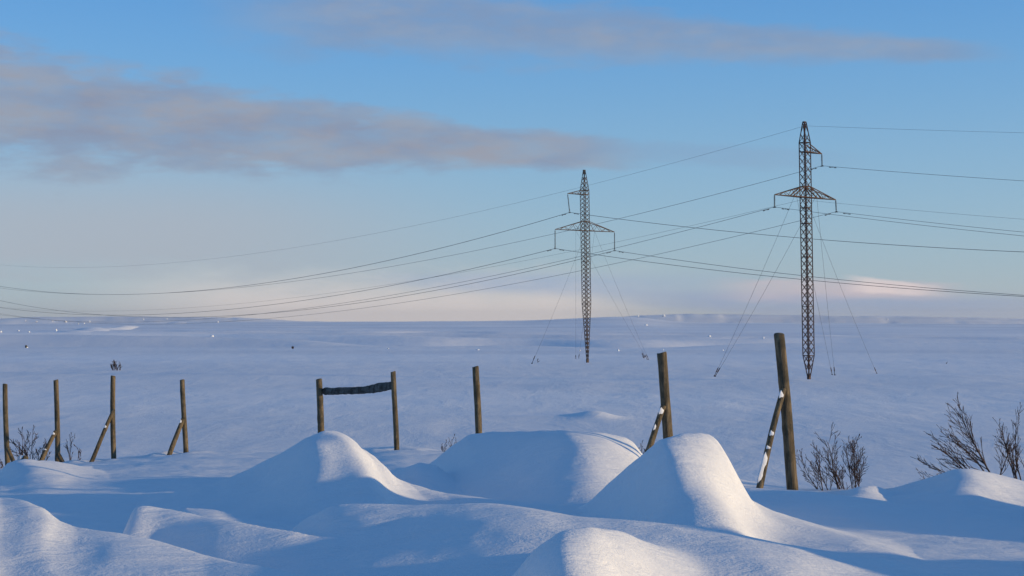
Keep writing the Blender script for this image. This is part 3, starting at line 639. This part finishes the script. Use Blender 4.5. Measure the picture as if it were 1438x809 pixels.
# post pair with a plank across
YL, YR = 29.0, 27.0
tL, bL = at(448.2, 533, YL), at(450.3, 612, YL); tR, bR = at(553, 522.5, YR), at(556.3, 627, YR)
root = empty('plank_frame', (0.5 * (tL.x + tR.x), 28, ground_z(0.5 * (tL.x + tR.x), 28)))
tag(root, 'pair of wooden posts joined by a ragged grey plank near their tops', 'frame')
o0 = root.location
for (t_, b_, Y, w, sdn) in ((tL, bL, YL, 9.2, 21), (tR, bR, YR, 7.4, 22)):
    ax = (t_ - b_).normalized(); gz = ground_z(b_.x, Y)
    lo = b_ - ax * (b_.z - min(gz, b_.z) + .45) / ax.z
    rr = w * .5 * Y / F
    link('post', log_mesh(lo - o0, t_ - o0, rr * 1.05, rr * .95, sdn), M_POST, root)
def plank():
    A_ = at(455, 549, YL - .04); B_ = at(552.5, 541, YR + .02)
    ax = (B_ - A_); L = ax.length; axn = ax.normalized(); up = Vector((0, 0, 1)); nrm = axn.cross(up).normalized()
    rnd = random.Random(5); v = []; f = []; n = 64; m = 6
    key_x = [0, .02, .04, .12, .25, .5, .62, .72, .82, .9, 1.0]
    key_t = [545.5, 545, 544, 545, 544, 543.5, 542.5, 539.5, 537, 537, 535.5]      # top edge rows
    key_b = [551, 554, 554.5, 554.5, 554, 553.5, 552.5, 552, 550.5, 548.5, 546.5]
    for side in (-1, 1):
        for i in range(n + 1):
            t = i / n; px = 453 + 100 * t; Yc = YL + (YR - YL) * t
            jt = .55 * mnoise.noise(Vector((t * 22, 1.3, 0))) + .5 * mnoise.noise(Vector((t * 60, 5.3, 0))); jb = .55 * mnoise.noise(Vector((t * 20, 7.3, 0))) + .5 * mnoise.noise(Vector((t * 55, 9.3, 0)))
            zt_ = at(px, np.interp(t, key_x, key_t) + jt, Yc); zb_ = at(px, np.interp(t, key_x, key_b) + jb, Yc)
            for j in range(m + 1):
                s_ = j / m; q = zb_.lerp(zt_, s_)
                wob = .022 * mnoise.noise(Vector((t * 12, s_ * 3, 2.2))) + .012 * mnoise.noise(Vector((t * 5, s_ * 14, 8.2)))
                edge = 1 - .55 * abs(2 * s_ - 1) ** 4
                v.append(q + nrm * (side * .026 * edge + wob) - o0)
    W_ = (n + 1) * (m + 1)
    for i in range(n):
        for j in range(m):
            a = i * (m + 1) + j; f.append((a, a + 1, a + m + 2, a + m + 1)); f.append((W_ + a, W_ + a + m + 1, W_ + a + m + 2, W_ + a + 1))
        a = i * (m + 1); f.append((a, a + m + 1, W_ + a + m + 1, W_ + a)); a += m; f.append((a, W_ + a, W_ + a + m + 1, a + m + 1))
    for i in (0, n):
        for j in range(m): a = i * (m + 1) + j; f.append((a, W_ + a, W_ + a + 1, a + 1) if i == 0 else (a, a + 1, W_ + a + 1, W_ + a))
    me = bpy.data.meshes.new('plank'); me.from_pydata([tuple(x) for x in v], [], f); me.update()
    return link('plank', me, M_PLANK, root)
plank()

# ------------------------------------------------------------------ bare bushes
def grow(stm, twg, rnd, p, d, L, r, depth, bias, kids, spread, minr):
    n = max(3, int(L / .05)) if depth == 0 else 4
    n = min(n, 9)
    pts = [p.copy()]; dd = d.copy()
    for i in range(n):
        dd = (dd + Vector((rnd.uniform(-1, 1), rnd.uniform(-1, 1), rnd.uniform(-1, 1))) * (.15 if depth else .13) + bias * .07).normalized()
        pts.append(pts[-1] + dd * L / n)
    rads = [max(minr, r * (1 - .72 * i / n)) for i in range(n + 1)]
    (stm if depth == 0 else twg).tube(pts, rads, 6 if depth == 0 else 4, True)
    if depth >= 3 or L < .06: return
    k = kids[depth]
    for j in range(k):
        f = .18 + .80 * (j + rnd.random() * .8) / k; f = min(f, .99)
        i = min(int(f * n), n - 1); q = pts[i].lerp(pts[i + 1], f * n - i)
        t = (pts[i + 1] - pts[i]).normalized()
        s_ = t.cross(Vector((rnd.uniform(-1, 1), rnd.uniform(-1, 1), rnd.uniform(-.4, .4)))).normalized()
        nd_ = (t * 1.0 + s_ * spread * rnd.uniform(.6, 1.25) + bias * .35).normalized()
        grow(stm, twg, rnd, q, nd_, L * rnd.uniform(.34, .58) * (1 - .35 * f), max(minr, rads[i] * .62), depth + 1, bias, kids, spread, minr)
def bush(label, px, py, Y, stems, seed, kids=(9, 5, 2), r=.011, minr=.0022, group=None, spread=.62, name='bare_bush', bias=(0, 0, .5)):
    """stems: (foot offset x, tip column, tip row)"""
    b = at(px, py, Y); root = empty(name, tuple(b)); tag(root, label, 'bush', group)
    rnd = random.Random(seed); st = MB(); tw = MB()
    for (fx, tx, ty) in stems:
        foot = Vector((at(fx, py, Y).x - b.x, rnd.uniform(-.12, .12), -.15)); tip = at(tx, ty, Y + rnd.uniform(-.15, .15)) - b
        d = tip - foot; L = d.length * .94
        grow(st, tw, rnd, foot, (d.normalized() + Vector((0, 0, -.0))).normalized(), L, r * (.6 + .5 * L), 0, Vector(bias), kids, spread, minr)
    st.build('stems', M_BARK, root, True); tw.build('twigs', M_BARK, root, True)
GB = 'bare leafless bushes poking out of the snow'
bush('leafless bush just right of the nearest post, stems arching up to the left', 1182, 688, 17.0, [(1186, 1137, 617), (1183, 1152, 632), (1160, 1125, 640), (1158, 1132, 634), (1170, 1145, 646), (1190, 1166, 650), (1187, 1180, 657)], 11, (8, 4, 1), r=.0095, group=GB)
bush('upright leafless bush, second one right of the nearest post', 1203, 686, 17.2, [(1203, 1190, 618), (1204, 1212, 622), (1206, 1216, 640), (1202, 1180, 632)], 12, (10, 4, 2), r=.0095, group=GB)
bush('largest leafless bush, wind bent to the left behind the right drift', 1392, 664, 17.6, [(1396, 1350, 566), (1395, 1342, 585), (1392, 1333, 598), (1385, 1322, 618), (1380, 1310, 630), (1376, 1292, 655), (1380, 1300, 645), (1397, 1418, 622)], 13, (10, 4, 1), r=.0115, group=GB, spread=.50, bias=(-.35, 0, .25))
bush('leafless bush cut by the right edge of the photo', 1428, 670, 17.8, [(1432, 1420, 586), (1434, 1432, 590), (1430, 1405, 606), (1436, 1448, 600), (1428, 1410, 630)], 14, (9, 3, 1), r=.0095, group=GB, spread=.55)
bush('low spreading leafless bush between the two leftmost posts', 48, 652, 31.8, [(46, 39, 612), (44, 22, 620), (40, 14, 612), (50, 55, 618), (52, 66, 628), (46, 32, 624), (54, 72, 634), (38, 24, 632)], 15, (7, 4, 1), r=.014, minr=.004, group=GB)
bush('thin forked sprig right of the second post from the left', 100, 650, 31.8, [(99, 104, 606), (100, 92, 622), (109, 118, 632), (109, 113, 626)], 16, (4, 2, 1), r=.010, minr=.004, group=GB)
bush('few twigs at the left edge of the photo below the leftmost post', 4, 668, 30.5, [(4, -4, 647), (6, 0, 652), (6, -12, 656)], 17, (5, 2, 1), r=.008, minr=.004, group=GB)
bush('tiny reddish sprigs left of the middle drift', 633, 634, 26.5, [(633, 638, 616), (634, 642, 620), (623, 621, 622), (624, 618, 626)], 18, (4, 2, 1), r=.007, minr=.0035, group=GB)
bush('tiny twigs between the middle drift and the tall mound', 903, 640, 20.0, [(902, 898, 620), (905, 906, 622), (901, 894, 628)], 19, (4, 2, 1), r=.006, minr=.003, group=GB)
GF = 'small dark shrubs far out on the plain'
def far_bush(label, px, py, w, h, seed, n=9, r=.05):
    g = on_ground(px, py, 60); k = g.y / F
    root = empty('distant_shrub', tuple(g)); tag(root, label, 'shrub', GF)
    rnd = random.Random(seed); st = MB(); tw = MB()
    for i in range(n):
        fx = rnd.uniform(-.34, .34) * w * k * (.8 if n > 8 else .02); hh = h * k * rnd.uniform(.6, 1.05)
        grow(st, tw, rnd, Vector((fx, rnd.uniform(-.3, .3) * (1 if n > 8 else .06), -.1)), Vector((rnd.uniform(-.5, .5), rnd.uniform(-.3, .3), 1)).normalized(), hh, r, 0, Vector((0, 0, .4)), (6, 2, 0), .55, r * .35)
    st.build('stems', M_BARK, root, True); tw.build('twigs', M_BARK, root, True)
far_bush('dark shrub far off above the third post from the left', 164, 520, 20, 13, 31, 12, .045)
far_bush('faint shrub beside the right guy anchors of the left pylon', 904, 503, 7, 8, 32, 5, .03)
far_bush('faint shrub right of the left guy anchor of the left pylon', 755, 509, 5, 6, 33, 3, .03)
far_bush('single dark dot of a shrub far off above the post pair with the plank', 411, 490, 4, 4.5, 34, 7, .10)
far_bush('faint twigs on the plain in the right part of the photo', 1329, 511, 6, 4, 35, 3, .02)

# ------------------------------------------------------------------ snow covered boulders far out
def boulder(label, px, py, w, h, seed, Y=None, rock=False, group='snow covered boulders far out on the plain'):
    g = on_ground(px, py, 60)
    k = g.y / F; root = empty('snowy_boulder', tuple(g)); tag(root, label, 'boulder', group)
    W_, H_ = w * k * .34, h * k * .7
    def lump(nm, sx, sy, sz, c_, m, par, sdn, cut):
        v = []; f = []; nu, nv = 14, 8
        for i in range(nv + 1):
            ph = (i / nv) * math.pi * .5
            for j in range(nu):
                th = 2 * math.pi * j / nu; q = 1 + .28 * mnoise.noise(Vector((math.cos(th) * math.cos(ph) * 1.6, math.sin(th) * math.cos(ph) * 1.6, math.sin(ph) * 1.6 + sdn * 3.3)))
                v.append(Vector((math.cos(th) * math.cos(ph) ** .7 * sx * q, math.sin(th) * math.cos(ph) ** .7 * sy * q, (math.sin(ph) * sz if i else -cut) * q)) + Vector(c_))
        for i in range(nv):
            for j in range(nu): f.append((i * nu + j, i * nu + (j + 1) % nu, (i + 1) * nu + (j + 1) % nu, (i + 1) * nu + j))
        me = bpy.data.meshes.new(nm); me.from_pydata([tuple(x) for x in v], [], f); me.update(); return link(nm, me, m, par)
    lump('rock', W_, W_ * .8, H_ * (.95 if rock else .55), (0, 0, 0), M_ROCK, root, seed, .6)
    lump('snow_cap', W_ * 1.04, W_ * .86, H_ * (.35 if rock else 1.0), (W_ * .25 if rock else 0, 0, .02), M_SNOWCAP, root, seed + .3, .7)
BL = [
 ('bright snowy boulder on the skyline midway between the two pylons', 932, 444.5, 6, 4), ('small bright boulder on the skyline just right of the left pylon', 896, 445, 4, 3),
 ('flat snowy boulder below the skyline between the pylons', 907, 457, 7, 2.5), ('bright snowy boulder left of the nearest post top, above the right pylon left anchors', 996, 473, 6.5, 3),
 ('dim snowy boulder just left of the nearest post top', 1072, 475.5, 4, 3.5), ('small snowy boulder beside the left guy wires of the right pylon', 1015, 492.5, 3, 2.2),
 ('bright speck of a boulder between the left pylon and its right anchors', 868, 493, 4.2, 3), ('bright speck of a boulder touching the foot of the left pylon', 814, 493, 3.2, 2.8),
 ('speck of a boulder right above the post behind the tall mound', 931, 492, 3, 2), ('flat snowy boulder above the fence gap left of the plank', 298, 473, 7, 3),
 ('small bright boulder on the horizon above the flat one left of the plank', 306, 453, 3.5, 3), ('speck of a boulder on the horizon right of the right pylon', 1246, 449, 3.5, 2),
 ('bright boulder at the left edge of the photo', 1, 467, 6, 3.4), ('low snowy boulder near the left edge', 26, 465, 4.5, 2), ('upright snowy boulder near the left edge, right end of its row', 41, 467, 3.2, 3),
 ('widest bright boulder in the horizon cluster at the left', 92, 452.5, 6, 3.4), ('leftmost speck in the horizon cluster at the left', 36, 451.5, 2.5, 2.6), ('low wide speck in the horizon cluster at the left', 51, 452, 6, 1.8),
 ('boulder at the lower left end of the bright snow bank', 79, 465, 3.4, 4), ('speck at the right end of the horizon cluster at the left', 126, 452.5, 3, 2.6), ('paired specks in the horizon cluster at the left', 118, 455, 3.4, 2.4),
 ('small speck in the middle of the horizon cluster at the left', 110, 455.5, 2.6, 2.2), ('tall thin speck in the horizon cluster at the left', 74, 451.5, 2.4, 3), ('speck on the horizon above the top of the bright snow bank', 201, 449, 3.5, 2),
 ('speck on the horizon left of the short bright bank', 234, 448.5, 3.5, 2.2), ('flat pale boulder on the plain above the lone unbraced post', 671, 491.5, 7, 1.6), ('faint flat boulder on the plain above the plank', 545, 490, 4, 1.4),
]
for i, (lb, px, py, w, h) in enumerate(BL): boulder(lb, px, py, w, h, i + 1)
boulder('dark topped rock with snow at its foot near the left edge', 37, 488.5, 5.5, 5.5, 60, rock=True)
# ploughed snow banks catching the low sun
def bank(p, q, hgt, wid, seed):
    a = on_ground(*p, 60); b = on_ground(*q, 60); b = a + (b - a)
    n = 60; m = 12; v = []; f = []
    ax = (b - a); L = ax.length; an = Vector((ax.x, ax.y, 0)).normalized(); sd_ = Vector((an.y, -an.x, 0))
    for i in range(n + 1):
        t = i / n; c_ = a.lerp(b, t); c_.z = ground_z(c_.x, c_.y)
        e = math.sin(math.pi * t) ** .5 * (1 + .5 * mnoise.noise(Vector((t * 9, seed, 0)))) * (.35 + .65 * t)
        for j in range(m + 1):
            s_ = j / m * 2 - 1
            v.append(c_ + sd_ * s_ * wid + Vector((0, 0, hgt * e * math.cos(s_ * math.pi / 2) - .3)))
    for i in range(n):
        for j in range(m): k = i * (m + 1) + j; f.append((k, k + m + 1, k + m + 2, k + 1))
    me = bpy.data.meshes.new('snow_bank'); me.from_pydata([tuple(x) for x in v], [], f); me.update()
    o = link('snow_bank', me, M_SNOWCAP); o['kind'] = 'structure'
bank((80, 467), (186, 458), 3.2, 9, 1)
bank((238, 456), (280, 451.5), 5, 14, 2)

# ------------------------------------------------------------------ haze: even, thin frosty air over the whole plain
hm = bpy.data.materials.new('frosty_air'); hm.use_nodes = True
hn = hm.node_tree.nodes; hl = hm.node_tree.links
hn.remove(hn['Principled BSDF'])
pv = hn.new('ShaderNodeVolumePrincipled'); pv.inputs['Color'].default_value = (.93, .95, 1, 1); pv.inputs['Density'].default_value = .00008; pv.inputs['Anisotropy'].default_value = .2
hl.new(pv.outputs[0], hn['Material Output'].inputs['Volume'])
zlo = min(v.co.z for v in bpy.data.objects['snow_ground'].data.vertices) - 1
mb = MB(); mb.box((0, 0, (zlo + 60) / 2), (17200, 17200, 60 - zlo))
o = mb.build('haze', hm); o['kind'] = 'stuff'
